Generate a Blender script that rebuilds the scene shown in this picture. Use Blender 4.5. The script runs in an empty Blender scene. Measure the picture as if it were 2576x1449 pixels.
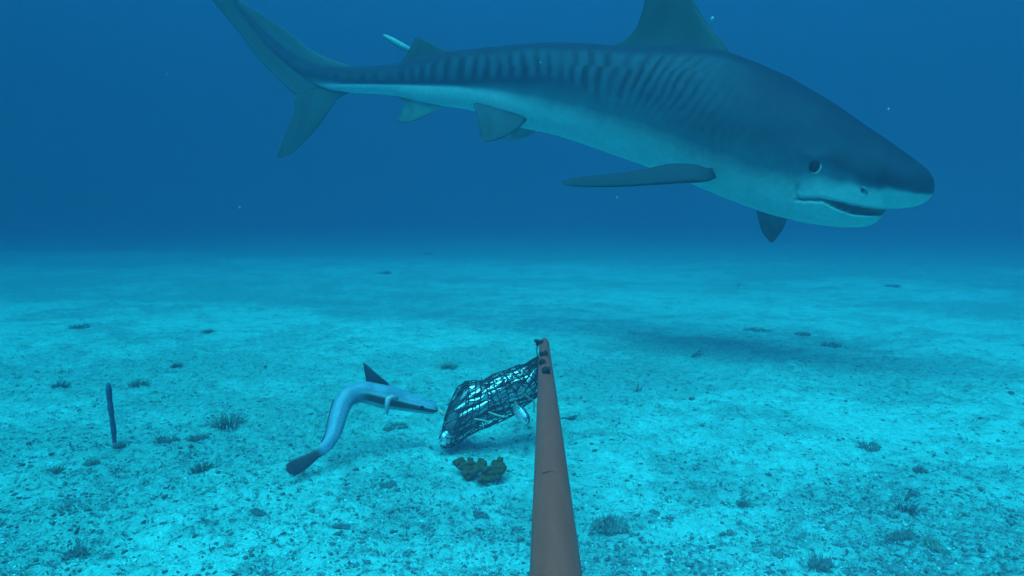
import bpy, bmesh, math, random
import numpy as np
from mathutils import Vector, Matrix
from mathutils.bvhtree import BVHTree

random.seed(7)
rng = np.random.default_rng(11)
scene = bpy.context.scene
col = scene.collection

# ------------------------------------------------------------------ camera
CAM_H = 0.70
FPX = 1535.0                     # focal length for a 2576 px wide picture
PITCH = math.atan((724.5 - 570.0) / FPX)
cam_d = bpy.data.cameras.new('camera')
cam_d.sensor_fit = 'HORIZONTAL'
cam_d.sensor_width = 36.0
cam_d.lens = 36.0 * FPX / 2576.0
cam_d.clip_start = 0.02
cam_d.clip_end = 600.0
cam = bpy.data.objects.new('camera', cam_d)
cam.location = (0, 0, CAM_H)
cam.rotation_euler = (math.pi / 2 - PITCH, 0, 0)
col.objects.link(cam)
scene.camera = cam

# ------------------------------------------------------------------ sky, sun, exposure
SUN_EL, SUN_AZ = math.radians(64), math.radians(205)   # azimuth from +Y, clockwise
world = bpy.data.worlds.new('World')
scene.world = world
world.use_nodes = True
wn = world.node_tree
wn.nodes.clear()
sky = wn.nodes.new('ShaderNodeTexSky')
sky.sky_type = 'NISHITA'
sky.sun_disc = False
sky.sun_elevation = SUN_EL
sky.sun_rotation = SUN_AZ
wb = wn.nodes.new('ShaderNodeBackground')
wb.inputs["Strength"].default_value = 0.06
wo = wn.nodes.new('ShaderNodeOutputWorld')
wn.links.new(sky.outputs[0], wb.inputs[0])
wn.links.new(wb.outputs[0], wo.inputs[0])

sun_d = bpy.data.lights.new('sun', 'SUN')
sun_d.energy = 5.0
sun_d.angle = math.radians(60.0)
sun_d.color = (1.0, 0.97, 0.92)
sun = bpy.data.objects.new('sun', sun_d)
sdir = Vector((math.sin(SUN_AZ) * math.cos(SUN_EL), math.cos(SUN_AZ) * math.cos(SUN_EL), math.sin(SUN_EL)))
sun.rotation_euler = sdir.to_track_quat('Z', 'Y').to_euler()
sun.location = (0, 0, 30)
col.objects.link(sun)

scene.view_settings.view_transform = 'Standard'
scene.view_settings.look = 'None'
scene.view_settings.exposure = 3.0
scene.view_settings.gamma = 1.0
scene.view_settings.use_curve_mapping = False
scene.cycles.max_bounces = 8
scene.cycles.diffuse_bounces = 3
scene.cycles.glossy_bounces = 2
scene.cycles.volume_bounces = 2
scene.cycles.use_denoising = True
scene.cycles.sample_clamp_indirect = 6.0

# ------------------------------------------------------------------ helpers
_F = np.array([0, math.cos(PITCH), -math.sin(PITCH)])
_U = np.array([0, math.sin(PITCH), math.cos(PITCH)])
_R = np.array([1.0, 0, 0])
CAM = np.array([0, 0, CAM_H])


def W(px, py, d):
    """point at distance d along the view axis that is seen at (px, py) of a 2576 x 1449 picture"""
    return CAM + d * (_F + (px - 1288.0) / FPX * _R + (724.5 - py) / FPX * _U)


def proj(P):
    Q = np.asarray(P) - CAM
    d = Q @ _F
    return 1288.0 + FPX * (Q @ _R) / d, 724.5 - FPX * (Q @ _U) / d, d


def smooth(a, b, x):
    t = np.clip((np.asarray(x, float) - a) / (b - a), 0, 1)
    return t * t * (3 - 2 * t)


def pchip(xs, ys, x):
    """monotone cubic through (xs, ys)"""
    xs = np.asarray(xs, float); ys = np.asarray(ys, float); x = np.asarray(x, float)
    h = np.diff(xs); dl = np.diff(ys) / h
    m = np.zeros_like(ys)
    m[0], m[-1] = dl[0], dl[-1]
    for i in range(1, len(xs) - 1):
        if dl[i - 1] * dl[i] > 0:
            w1, w2 = 2 * h[i] + h[i - 1], h[i] + 2 * h[i - 1]
            m[i] = (w1 + w2) / (w1 / dl[i - 1] + w2 / dl[i])
    k = np.clip(np.searchsorted(xs, x) - 1, 0, len(xs) - 2)
    t = np.clip((x - xs[k]) / h[k], 0, 1)
    return ((2 * t**3 - 3 * t**2 + 1) * ys[k] + (t**3 - 2 * t**2 + t) * h[k] * m[k]
            + (-2 * t**3 + 3 * t**2) * ys[k + 1] + (t**3 - t**2) * h[k] * m[k + 1])


_tab = np.random.default_rng(3).random((256, 256))


def vnoise(x, y, seed=0):
    x = np.asarray(x, float) + 17.3 * seed + 1000; y = np.asarray(y, float) + 41.7 * seed + 1000
    xi = np.floor(x).astype(int); yi = np.floor(y).astype(int)
    fx = x - xi; fy = y - yi
    fx = fx**3 * (fx * (fx * 6 - 15) + 10); fy = fy**3 * (fy * (fy * 6 - 15) + 10)
    a = _tab[xi % 256, yi % 256]; b = _tab[(xi + 1) % 256, yi % 256]
    c = _tab[xi % 256, (yi + 1) % 256]; d = _tab[(xi + 1) % 256, (yi + 1) % 256]
    return (a * (1 - fx) + b * fx) * (1 - fy) + (c * (1 - fx) + d * fx) * fy


def fbm(x, y, octaves=4, seed=0, gain=0.5):
    s = 0; a = 1; t = 0
    for o in range(octaves):
        s = s + a * vnoise(np.asarray(x) * 2**o, np.asarray(y) * 2**o, seed + o * 5)
        t += a; a *= gain
    return s / t


def tag(o, label=None, cat=None, group=None, kind=None):
    if label: o['label'] = label
    if cat: o['category'] = cat
    if group: o['group'] = group
    if kind: o['kind'] = kind
    return o


def empty(name, loc):
    o = bpy.data.objects.new(name, None)
    o.empty_display_size = 0.05
    o.location = Vector(loc)
    col.objects.link(o)
    return o


def mesh_obj(name, verts, faces, mat, parent=None, origin=None, colors=None, smooth_shade=True, attr=None):
    """verts in world space; the object's origin is set at origin (or the parent's)"""
    verts = np.asarray(verts, float).reshape(-1, 3)
    if parent is not None and origin is None:
        origin = (0, 0, 0)
        verts = verts - np.array(parent.location)
    elif origin is not None:
        verts = verts - np.array(origin)
    else:
        lo, hi = verts.min(0), verts.max(0)
        origin = ((lo[0] + hi[0]) / 2, (lo[1] + hi[1]) / 2, lo[2])
        verts = verts - np.array(origin)
    me = bpy.data.meshes.new(name)
    if isinstance(faces, np.ndarray):
        n, k = faces.shape
        me.vertices.add(len(verts)); me.vertices.foreach_set('co', verts.ravel())
        me.loops.add(n * k); me.loops.foreach_set('vertex_index', faces.ravel().astype(np.int32))
        me.polygons.add(n); me.polygons.foreach_set('loop_start', np.arange(0, n * k, k, dtype=np.int32))
        me.update(calc_edges=True); me.validate()
    else:
        me.from_pydata([tuple(v) for v in verts], [], [tuple(int(i) for i in f) for f in faces])
        me.update()
    if smooth_shade:
        me.polygons.foreach_set('use_smooth', np.ones(len(me.polygons), bool))
    if colors is not None:
        ca = me.color_attributes.new('Col', 'FLOAT_COLOR', 'POINT')
        c4 = np.ones((len(verts), 4)); c4[:, :3] = colors
        ca.data.foreach_set('color', c4.ravel())
    if attr is not None:
        for nm, arr in attr.items():
            a = me.attributes.new(nm, 'FLOAT', 'POINT'); a.data.foreach_set('value', np.asarray(arr, float))
    me.materials.append(mat)
    o = bpy.data.objects.new(name, me)
    o.location = Vector(origin)
    col.objects.link(o)
    if parent is not None:
        o.parent = parent
    return o


class MB:
    """collects pieces of one mesh"""
    def __init__(self): self.v = []; self.f = []; self.c = []; self.n = 0

    def add(self, v, f, c=None):
        v = np.asarray(v, float).reshape(-1, 3)
        self.v.append(v)
        self.f += [tuple(int(i) + self.n for i in q) for q in f]
        if c is not None:
            c = np.asarray(c, float)
            self.c.append(np.broadcast_to(c, (len(v), 3)) if c.ndim == 1 else c)
        self.n += len(v)
        return self

    def build(self, name, mat, parent=None, origin=None, smooth_shade=True):
        return mesh_obj(name, np.concatenate(self.v), self.f, mat, parent, origin,
                        np.concatenate(self.c) if self.c else None, smooth_shade)


def loft_faces(m, n, cap=True):
    f = []
    for i in range(m - 1):
        for j in range(n):
            k = (j + 1) % n
            f.append((i * n + j, i * n + k, (i + 1) * n + k, (i + 1) * n + j))
    if cap:
        f.append(tuple(range(n - 1, -1, -1)))
        f.append(tuple((m - 1) * n + j for j in range(n)))
    return f


def unit(v):
    v = np.asarray(v, float)
    return v / max(np.linalg.norm(v), 1e-9)


def tube(pts, rad, n=6, wob=0.0):
    """closed tube along a polyline, radius per point"""
    pts = np.asarray(pts, float); m = len(pts)
    rad = np.broadcast_to(np.asarray(rad, float), (m,))
    T = np.gradient(pts, axis=0)
    T /= np.maximum(np.linalg.norm(T, axis=1, keepdims=True), 1e-9)
    ref = np.array([0.13, 0.21, 0.97])
    if abs(T[0] @ ref) > 0.9: ref = np.array([0.97, 0.1, 0.2])
    b = unit(np.cross(T[0], ref)); V = []
    for i in range(m):
        b = unit(b - T[i] * (b @ T[i])); a = np.cross(T[i], b)
        for j in range(n):
            t = 2 * math.pi * j / n
            r = rad[i] * (1 + wob * (random.random() - 0.5))
            V.append(pts[i] + r * (b * math.cos(t) + a * math.sin(t)))
    return V, loft_faces(m, n)


def body_loft(pts, hh, ww, n=20, depth=(0, 1, 0), power=1.0):
    """fish-like body along a polyline: half height hh across the view, half width ww along it"""
    pts = np.asarray(pts, float); m = len(pts)
    T = np.gradient(pts, axis=0); T /= np.linalg.norm(T, axis=1, keepdims=True)
    V = np.zeros((m, n, 3)); S = np.zeros((m, n)); D = np.asarray(depth, float)
    for i in range(m):
        b = unit(np.cross(D, T[i])); a = np.cross(T[i], b)
        for j in range(n):
            t = 2 * math.pi * j / n
            V[i, j] = pts[i] + b * hh[i] * math.sin(t) + a * ww[i] * math.cos(t)
            S[i, j] = math.sin(t)
    return V, S


def resample(ctrl, m):
    """smooth curve through control rows, m rows"""
    c = np.asarray(ctrl, float)
    s = np.concatenate([[0], np.cumsum(np.linalg.norm(np.diff(c[:, :2], axis=0), axis=1))]); s /= s[-1]
    u = np.linspace(0, 1, m)
    out = np.stack([pchip(s, c[:, k], u) for k in range(c.shape[1])], 1)
    for _ in range(2):
        out[1:-1] = 0.25 * out[:-2] + 0.5 * out[1:-1] + 0.25 * out[2:]
    return out


# ------------------------------------------------------------------ materials
def new_mat(name):
    m = bpy.data.materials.new(name); m.use_nodes = True
    nt = m.node_tree; b = nt.nodes['Principled BSDF']
    return m, nt, b


def noise_node(nt, scale, detail=4, rough=0.6, coord='Object'):
    tc = nt.nodes.new('ShaderNodeTexCoord'); n = nt.nodes.new('ShaderNodeTexNoise')
    n.inputs['Scale'].default_value = scale; n.inputs['Detail'].default_value = detail
    n.inputs['Roughness'].default_value = rough
    nt.links.new(tc.outputs[coord], n.inputs['Vector'])
    return n


def ramp(nt, src, stops):
    r = nt.nodes.new('ShaderNodeValToRGB')
    e = r.color_ramp.elements
    while len(e) < len(stops): e.new(0.5)
    for k, (p, c) in enumerate(stops):
        e[k].position = p; e[k].color = (c, c, c, 1) if not isinstance(c, (tuple, list)) else (*c, 1)
    nt.links.new(src, r.inputs[0])
    return r


def mixc(nt, mode, fac, a, b):
    m = nt.nodes.new('ShaderNodeMix'); m.data_type = 'RGBA'; m.blend_type = mode
    for s, v in ((m.inputs[0], fac), (m.inputs[6], a), (m.inputs[7], b)):
        if hasattr(v, 'links') or hasattr(v, 'is_output'):
            nt.links.new(v, s)
        elif isinstance(v, (int, float)):
            s.default_value = v
        else:
            s.default_value = (*v, 1)
    return m.outputs[2]


def add_bump(nt, b, src, strength, dist):
    bp = nt.nodes.new('ShaderNodeBump')
    bp.inputs['Strength'].default_value = strength; bp.inputs['Distance'].default_value = dist
    nt.links.new(src, bp.inputs['Height'])
    nt.links.new(bp.outputs[0], b.inputs['Normal'])
    return bp


def plain(name, c, rough=0.7, scale=60, vary=0.35, bump=0.3, dist=0.003, metallic=0.0, spec=0.3):
    m, nt, b = new_mat(name)
    n = noise_node(nt, scale, 5)
    r = ramp(nt, n.outputs[0], [(0.25, 1 - vary), (0.75, 1 + vary)])
    nt.links.new(mixc(nt, 'MULTIPLY', 1.0, c, r.outputs[0]), b.inputs['Base Color'])
    b.inputs['Roughness'].default_value = rough
    b.inputs['Metallic'].default_value = metallic
    b.inputs['Specular IOR Level'].default_value = spec
    if bump: add_bump(nt, b, n.outputs[0], bump, dist)
    return m


def painted(name, rough=0.55, scale=90, vary=0.12, bump=0.1, dist=0.002, spec=0.3, metallic=0.0):
    """pigment from the mesh's own colour attribute, with fine skin grain"""
    m, nt, b = new_mat(name)
    at = nt.nodes.new('ShaderNodeAttribute'); at.attribute_name = 'Col'
    n = noise_node(nt, scale, 4)
    r = ramp(nt, n.outputs[0], [(0.3, 1 - vary), (0.7, 1 + vary)])
    nt.links.new(mixc(nt, 'MULTIPLY', 1.0, at.outputs['Color'], r.outputs[0]), b.inputs['Base Color'])
    b.inputs['Roughness'].default_value = rough
    b.inputs['Specular IOR Level'].default_value = spec
    b.inputs['Metallic'].default_value = metallic
    add_bump(nt, b, n.outputs[0], bump, dist)
    return m


M = {}
M['skin'] = painted('shark_skin', rough=0.65, scale=35, vary=0.10, bump=0.15, dist=0.004, spec=0.12)
M['remora'] = painted('remora_skin', rough=0.45, scale=160, vary=0.12, bump=0.15, dist=0.001, spec=0.4)
M['silver'] = painted('bait_scales', rough=0.28, scale=300, vary=0.25, bump=0.3, dist=0.001, spec=0.6, metallic=0.7)
M['eye_dark'] = plain('eye_pupil', (0.005, 0.006, 0.009), 0.5, 40, 0.2, 0, spec=0.04)
M['eye_pale'] = plain('eye_white', (0.62, 0.66, 0.62), 0.35, 40, 0.1, 0, spec=0.5)
M['tooth'] = plain('tooth_enamel', (0.40, 0.62, 0.62), 0.4, 90, 0.25, 0)
M['gum'] = plain('mouth_lining', (0.05, 0.05, 0.05), 0.6, 40, 0.4, 0.2)
M['cord'] = plain('net_cord', (0.012, 0.016, 0.024), 0.8, 300, 0.4, 0.5, 0.001)
M['scrap'] = plain('fish_scrap', (0.34, 0.42, 0.34), 0.6, 120, 0.4, 0.4, 0.002)
M['weed'] = plain('dark_weed', (0.032, 0.135, 0.155), 0.85, 60, 0.5, 0.3)
M['weed2'] = plain('olive_weed', (0.045, 0.20, 0.20), 0.85, 60, 0.5, 0.3)
M['rod'] = plain('sea_rod_skin', (0.016, 0.075, 0.15), 0.8, 45, 0.5, 0.8, 0.004)
M['sponge'] = plain('green_sponge_skin', (0.045, 0.042, 0.010), 0.75, 55, 0.7, 0.9, 0.006)
M['fleck'] = plain('pale_fleck', (0.25, 0.5, 0.5), 0.6, 60, 0.3, 0)

# pole paint: weathered red-brown plastic pipe with scuffs and silt
m, nt, b = new_mat('pole_plastic'); M['pole'] = m
n1 = noise_node(nt, 18, 6); n2 = noise_node(nt, 260, 3)
mpn = nt.nodes.new('ShaderNodeMapping'); mpn.inputs['Scale'].default_value = (9, 0.5, 9)
nt.links.new(n1.inputs['Vector'].links[0].from_socket, mpn.inputs['Vector']); nt.links.new(mpn.outputs[0], n1.inputs['Vector'])
r1 = ramp(nt, n1.outputs[0], [(0.25, (0.36, 0.048, 0.034)), (0.5, (0.40, 0.052, 0.037)), (0.75, (0.45, 0.066, 0.048))])
r2 = ramp(nt, n2.outputs[0], [(0.66, 0.0), (0.76, 0.55)])
nt.links.new(mixc(nt, 'MIX', r2.outputs[0], r1.outputs[0], (0.45, 0.10, 0.085)), b.inputs['Base Color'])
b.inputs['Roughness'].default_value = 0.5; b.inputs['Specular IOR Level'].default_value = 0.25
add_bump(nt, b, n2.outputs[0], 0.12, 0.001)

# seabed: pale coral sand, grey-green where turf algae has settled
m, nt, b = new_mat('coral_sand'); M['sand'] = m
at = nt.nodes.new('ShaderNodeAttribute'); at.attribute_name = 'algae'
nA = noise_node(nt, 55, 5, 0.65); nB = noise_node(nt, 16, 5, 0.6); nC = noise_node(nt, 190, 3, 0.6)
mA = nt.nodes.new('ShaderNodeMath'); mA.operation = 'MULTIPLY_ADD'
nt.links.new(nB.outputs[0], mA.inputs[0]); mA.inputs[1].default_value = 1.1
sub = nt.nodes.new('ShaderNodeMath'); sub.operation = 'SUBTRACT'
nt.links.new(at.outputs['Fac'], sub.inputs[0]); sub.inputs[1].default_value = 0.55
nt.links.new(sub.outputs[0], mA.inputs[2])
rA = ramp(nt, mA.outputs[0], [(0.05, 0.0), (0.75, 1.0)])
c1 = mixc(nt, 'MIX', rA.outputs[0], (0.080, 0.62, 0.635), (0.045, 0.40, 0.415))
sp = ramp(nt, nA.outputs[0], [(0.33, 0.48), (0.50, 1.0), (0.75, 1.10)])
c2 = mixc(nt, 'MULTIPLY', 0.8, c1, sp.outputs[0])
sp2 = ramp(nt, nC.outputs[0], [(0.30, 0.72), (0.55, 1.0), (0.75, 1.15)])
c3 = mixc(nt, 'MULTIPLY', 0.8, c2, sp2.outputs[0])
nt.links.new(c3, b.inputs['Base Color'])
b.inputs['Roughness'].default_value = 0.95; b.inputs['Specular IOR Level'].default_value = 0.1
hsum = nt.nodes.new('ShaderNodeMath'); hsum.operation = 'MULTIPLY_ADD'
nt.links.new(nA.outputs[0], hsum.inputs[0]); hsum.inputs[1].default_value = 1.0
h2 = nt.nodes.new('ShaderNodeMath'); h2.operation = 'MULTIPLY'
nt.links.new(nC.outputs[0], h2.inputs[0]); h2.inputs[1].default_value = 0.35
nt.links.new(h2.outputs[0], hsum.inputs[2])
add_bump(nt, b, hsum.outputs[0], 0.9, 0.02)

# ------------------------------------------------------------------ seabed
BANDS = []


def band_at(x, y):
    s = 0
    for bx, by, rx, ry, k in BANDS:
        s = s + k * np.exp(-((np.asarray(x) - bx) / rx)**2 - ((np.asarray(y) - by) / ry)**2)
    return s


def algae_at(x, y):
    a = fbm(x * 0.55, y * 0.9, 4, 2)
    b_ = fbm(x * 2.6, y * 3.6, 3, 9)
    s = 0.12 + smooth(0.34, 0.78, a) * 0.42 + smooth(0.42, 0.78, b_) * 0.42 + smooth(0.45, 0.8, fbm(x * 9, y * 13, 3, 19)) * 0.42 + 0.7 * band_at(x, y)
    far = smooth(10.5, 13.0, np.asarray(y) + 1.6 * (vnoise(np.asarray(x) * 0.12, np.asarray(y) * 0.1, 31) - 0.5)
                 + 0.25 * np.asarray(x)) * 0.75
    return np.clip(s + far * 0.5, 0, 1.2)


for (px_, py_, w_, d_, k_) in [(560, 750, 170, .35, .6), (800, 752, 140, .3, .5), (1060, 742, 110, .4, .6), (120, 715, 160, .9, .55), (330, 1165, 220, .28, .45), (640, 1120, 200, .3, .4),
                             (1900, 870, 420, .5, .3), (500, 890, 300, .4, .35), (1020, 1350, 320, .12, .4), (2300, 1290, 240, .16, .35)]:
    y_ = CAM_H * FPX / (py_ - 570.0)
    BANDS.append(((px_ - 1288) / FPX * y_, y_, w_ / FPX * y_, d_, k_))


def ground_h(x, y):
    x = np.asarray(x, float); y = np.asarray(y, float)
    h = 0.10 * (fbm(x * 0.25, y * 0.25, 2, 4) - 0.5) + 1.15 * smooth(5, 60, y)      # far rise added so bright sand stands in for horizon glow
    h = h + 0.045 * (fbm(x * 1.6, y * 1.6, 3, 6) - 0.5)
    al = algae_at(x, y)
    h = h + (0.022 + 0.02 * al) * (fbm(x * 9, y * 11, 3, 12, 0.6) - 0.5)
    h = h + (0.010 + 0.012 * al) * (fbm(x * 34, y * 42, 2, 15) - 0.5)
    return h


def G(px, py, dz=0.0):
    """point of the seabed seen at (px, py)"""
    v = _F + (px - 1288.0) / FPX * _R + (724.5 - py) / FPX * _U
    d = CAM_H / -v[2]
    for _ in range(4):
        p = CAM + v * d
        d = (CAM_H - float(ground_h(p[0], p[1]))) / -v[2]
    p = CAM + v * d
    return np.array([p[0], p[1], float(ground_h(p[0], p[1])) + dz]), d


pyr = np.concatenate([np.linspace(1640, 600, 620), np.linspace(598, 577, 50)])
yr = CAM_H * FPX / (pyr - 570.0)
yr = np.concatenate([[-6, -3, -1.5, -0.6, 0.0, 0.4, 0.7, 0.85], yr[yr > 0.95], [180, 260]])
ur = np.linspace(-1, 1, 760)
ur = np.sign(ur) * (np.abs(ur) * 0.82 + np.abs(ur)**4 * 0.5)
YY, UU = np.meshgrid(yr, ur, indexing='ij')
XX = UU * (np.abs(YY) + 1.8)
ZZ = ground_h(XX, YY)
mm, nn = XX.shape
idx = np.arange(mm * nn).reshape(mm, nn)
quads = np.stack([idx[:-1, :-1], idx[:-1, 1:], idx[1:, 1:], idx[1:, :-1]], -1).reshape(-1, 4)
seabed = mesh_obj('seabed', np.stack([XX, YY, ZZ], -1).reshape(-1, 3), quads, M['sand'], origin=(0, 0, 0),
                  attr={'algae': algae_at(XX, YY).ravel()})
tag(seabed, 'pale rippled coral sand seabed with patches of turf algae', kind='structure')

# ------------------------------------------------------------------ water: one box of haze
bm = bmesh.new()
bmesh.ops.create_cube(bm, size=1.0)
me = bpy.data.meshes.new('haze'); bm.to_mesh(me); bm.free()
haze = bpy.data.objects.new('haze', me)
HZ_TOP = 12.0
haze.scale = (700, 560, HZ_TOP + 1.5); haze.location = (0, 100, (HZ_TOP - 1.5) / 2)
col.objects.link(haze)
m = bpy.data.materials.new('sea_water_haze'); m.use_nodes = True
nt = m.node_tree; nt.nodes.clear()
out = nt.nodes.new('ShaderNodeOutputMaterial'); pv = nt.nodes.new('ShaderNodeVolumePrincipled')
pv.inputs['Color'].default_value = (0.12, 0.116, 0.204, 1)
pv.inputs['Absorption Color'].default_value = (0.0, 0.3640, 0.4979, 1)
pv.inputs['Density'].default_value = 0.30
pv.inputs['Anisotropy'].default_value = -0.73
nt.links.new(pv.outputs[0], out.inputs['Volume'])
me.materials.append(m)
tag(haze, 'blue sea water that veils distant things', kind='stuff')

# ------------------------------------------------------------------ tiger shark
ST = [  # px, top, bottom, depth, half width (m), half width of the lower half
    (560, -41, -29, 5.20, 0.007, 0.007), (600, 3, 25, 5.16, 0.009, 0.009), (650, 58, 90, 5.10, 0.012, 0.012),
    (720, 119, 163, 5.02, 0.018, 0.018), (780, 154, 206, 4.94, 0.030, 0.030), (832, 168, 229, 4.87, 0.055, 0.055),
    (889, 168, 233, 4.79, 0.070, 0.070), (991, 163, 239, 4.62, 0.085, 0.085), (1060, 148, 258, 4.50, 0.105, 0.10),
    (1130, 129, 269, 4.38, 0.125, 0.12), (1190, 125, 276, 4.28, 0.145, 0.14), (1250, 119, 300, 4.18, 0.170, 0.16),
    (1307, 113, 321, 4.08, 0.195, 0.185), (1375, 109, 334, 3.98, 0.225, 0.215), (1446, 110, 355, 3.87, 0.255, 0.245),
    (1535, 116, 387, 3.74, 0.285, 0.27), (1588, 118, 405, 3.66, 0.30, 0.285), (1638, 120, 423, 3.59, 0.31, 0.295),
    (1700, 120, 446, 3.50, 0.32, 0.30), (1760, 121, 470, 3.42, 0.322, 0.30), (1801, 124, 489, 3.37, 0.32, 0.30),
    (1834, 131, 502, 3.32, 0.318, 0.295), (1860, 140, 512, 3.29, 0.315, 0.29), (1900, 156, 526, 3.24, 0.31, 0.285),
    (1960, 182, 546, 3.17, 0.30, 0.275), (2020, 213, 559, 3.10, 0.29, 0.26), (2060, 236, 566, 3.06, 0.28, 0.245),
    (2094, 256, 570, 3.02, 0.27, 0.235), (2125, 278, 572, 2.99, 0.262, 0.225), (2150, 296, 572, 2.97, 0.255, 0.215),
    (2170, 310, 571, 2.95, 0.248, 0.205), (2188, 323, 567, 2.93, 0.242, 0.195), (2204, 334, 559, 2.92, 0.236, 0.185),
    (2216, 342, 547, 2.91, 0.231, 0.180), (2224, 348, 534, 2.90, 0.227, 0.185), (2232, 353, 527, 2.89, 0.223, 0.195), (2265, 377, 524, 2.86, 0.204, 0.19),
    (2295, 399, 521, 2.84, 0.178, 0.17), (2315, 414, 515, 2.82, 0.148, 0.14), (2330, 426, 507, 2.81, 0.115, 0.11),
    (2340, 439, 497, 2.80, 0.076, 0.074), (2347, 452, 486, 2.795, 0.040, 0.040), (2350, 465, 474, 2.79, 0.008, 0.008)]
ST = np.array(ST)
NS, NR = 460, 160
sp_ = np.concatenate([np.linspace(560, 1990, 300, endpoint=False), np.linspace(1990, 2330, 140, endpoint=False),
                      2330 + 20 * np.sin(np.linspace(0, math.pi / 2, 20))])
S_top = pchip(ST[:, 0], ST[:, 1], sp_); S_bot = pchip(ST[:, 0], ST[:, 2], sp_)
_pf = np.polyfit(ST[:, 0], ST[:, 3], 3)
S_dep = np.polyval(_pf, sp_)
S_wu = pchip(ST[:, 0], ST[:, 4], sp_); S_wl = pchip(ST[:, 0], ST[:, 5], sp_)
for arr, upto in ((S_top, NS - 26), (S_wu, NS - 26), (S_wl, NS - 70), (S_bot, NS - 110)):
    for _ in range(60):
        arr[1:upto] = 0.25 * arr[:upto - 1] + 0.5 * arr[1:upto] + 0.25 * arr[2:upto + 1]


def mid_depth(px):
    return float(np.polyval(_pf, px))


Ptop = np.array([W(a, b_, c) for a, b_, c in zip(sp_, S_top, S_dep)])
Pbot = np.array([W(a, b_, c) for a, b_, c in zip(sp_, S_bot, S_dep)])
Pm = (Ptop + Pbot) / 2
Tg = np.gradient(Pm, axis=0); Tg[:, 2] = 0
for _ in range(150):
    Tg[1:-1] = (Tg[:-2] + Tg[1:-1] + Tg[2:]) / 3
Tg /= np.linalg.norm(Tg, axis=1, keepdims=True)
Nl = np.stack([Tg[:, 1], -Tg[:, 0], np.zeros(NS)], 1)      # towards the near flank
# more ring vertices around the flank's lower half, where the mouth lies
th = np.linspace(0, 2 * math.pi, NR, endpoint=False)
head = smooth(1750, 2150, sp_)
V = np.zeros((NS, NR, 3))
for i in range(NS):
    ex = 2.0 / (2.05 + 0.55 * head[i])
    c, s = np.cos(th), np.sin(th)
    cc = np.sign(c) * np.abs(c)**ex
    ss = np.sign(s) * np.abs(s)**(2.0 / 2.05)
    w = S_wl[i] + (S_wu[i] - S_wl[i]) * smooth(-0.7, 0.1, s)
    V[i] = Pm[i] + np.outer(ss, (Ptop[i] - Pbot[i]) / 2) + np.outer(cc * w, Nl[i])
near_idx = np.where(np.cos(th) >= 0, np.arange(NR), (NR // 2 - np.arange(NR)) % NR)   # mirrored partner on near flank
PX, PY, _d = proj(V.reshape(-1, 3)); PX = PX.reshape(NS, NR)[:, near_idx]; PY = PY.reshape(NS, NR)[:, near_idx]

# mouth: gape between upper lip and lower lip, pressed into the head on both flanks
LIPX = [1985, 1998, 2069, 2105, 2141, 2188, 2235, 2300]
LIPU = [498, 499, 499, 507, 516, 524, 527, 522]
LIPL = [500, 502, 504, 523, 536, 541, 540, 524]
lu = np.interp(PX, LIPX, LIPU); ll = np.interp(PX, LIPX, LIPL)
inx = smooth(1990, 2004, PX) * (1 - smooth(2245, 2262, PX))
gape = smooth(lu - 3.0, lu + 1.5, PY) * (1 - smooth(ll - 1.0, ll + 4.0, PY)) * inx
side = np.abs(np.cos(th))[None, :]**0.3
inward = np.where(np.cos(th) >= 0, -1.0, 1.0)
V += (gape * (0.018 + 0.055 * smooth(2060, 2110, PX)) * inward[None, :] * side)[..., None] * Nl[:, None, :]
# lip rims stand a little proud
rim = (np.exp(-((PY - ll - 7) / 5)**2) + 0.8 * np.exp(-((PY - lu + 6) / 5)**2)) * inx
V -= (rim * 0.003 * inward[None, :] * side)[..., None] * Nl[:, None, :]
# labial furrow at the corner of the mouth
fur = np.exp(-((PX - 1999 - 0.55 * np.abs(PY - 485)) / 5)**2) * smooth(462, 474, PY) * (1 - smooth(496, 503, PY))
V += (fur * 0.012 * inward[None, :])[..., None] * Nl[:, None, :]
# five gill slits
gill = np.zeros_like(PX)
for k, gx in enumerate((1742, 1766, 1790, 1813, 1834)):
    cx = gx + 0.0012 * (PY - 370)**2
    gill += np.exp(-((PX - cx) / 3.2)**2) * smooth(322 - k * 3, 340 - k * 3, PY) * (1 - smooth(398 - k * 2, 414 - k * 2, PY))
V += (gill * 0.006 * inward[None, :])[..., None] * Nl[:, None, :]
# nostril dimple
nost = np.exp(-(((PX - 2172) / 7)**2 + ((PY - 478) / 7)**2))
V += (nost * 0.02 * inward[None, :])[..., None] * Nl[:, None, :]
# brow above the eye
brow = np.exp(-(((PX - 2050) / 40)**2 + ((PY - 392) / 16)**2))
V -= (brow * 0.010 * inward[None, :])[..., None] * Nl[:, None, :]

# pigment
DX = [560, 700, 800, 860, 1000, 1150, 1250, 1400, 1550, 1650, 1750, 1900, 2000, 2050, 2100, 2171, 2250, 2345]
DD = [60, 160, 190, 206, 207, 207, 198, 190, 205, 225, 262, 315, 340, 362, 405, 446, 466, 480]
DW = [90, 215, 222, 215, 217, 224, 248, 310, 372, 408, 452, 512, 525, 502, 486, 481, 490, 501]
dd = np.interp(PX, DX, DD); dw = np.interp(PX, DX, DW)
wig = 18 * (fbm(PX / 45, PY / 45, 3, 21) - 0.5)
pale = smooth(dd, dw, PY + wig * smooth(1200, 1500, PX))
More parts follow.
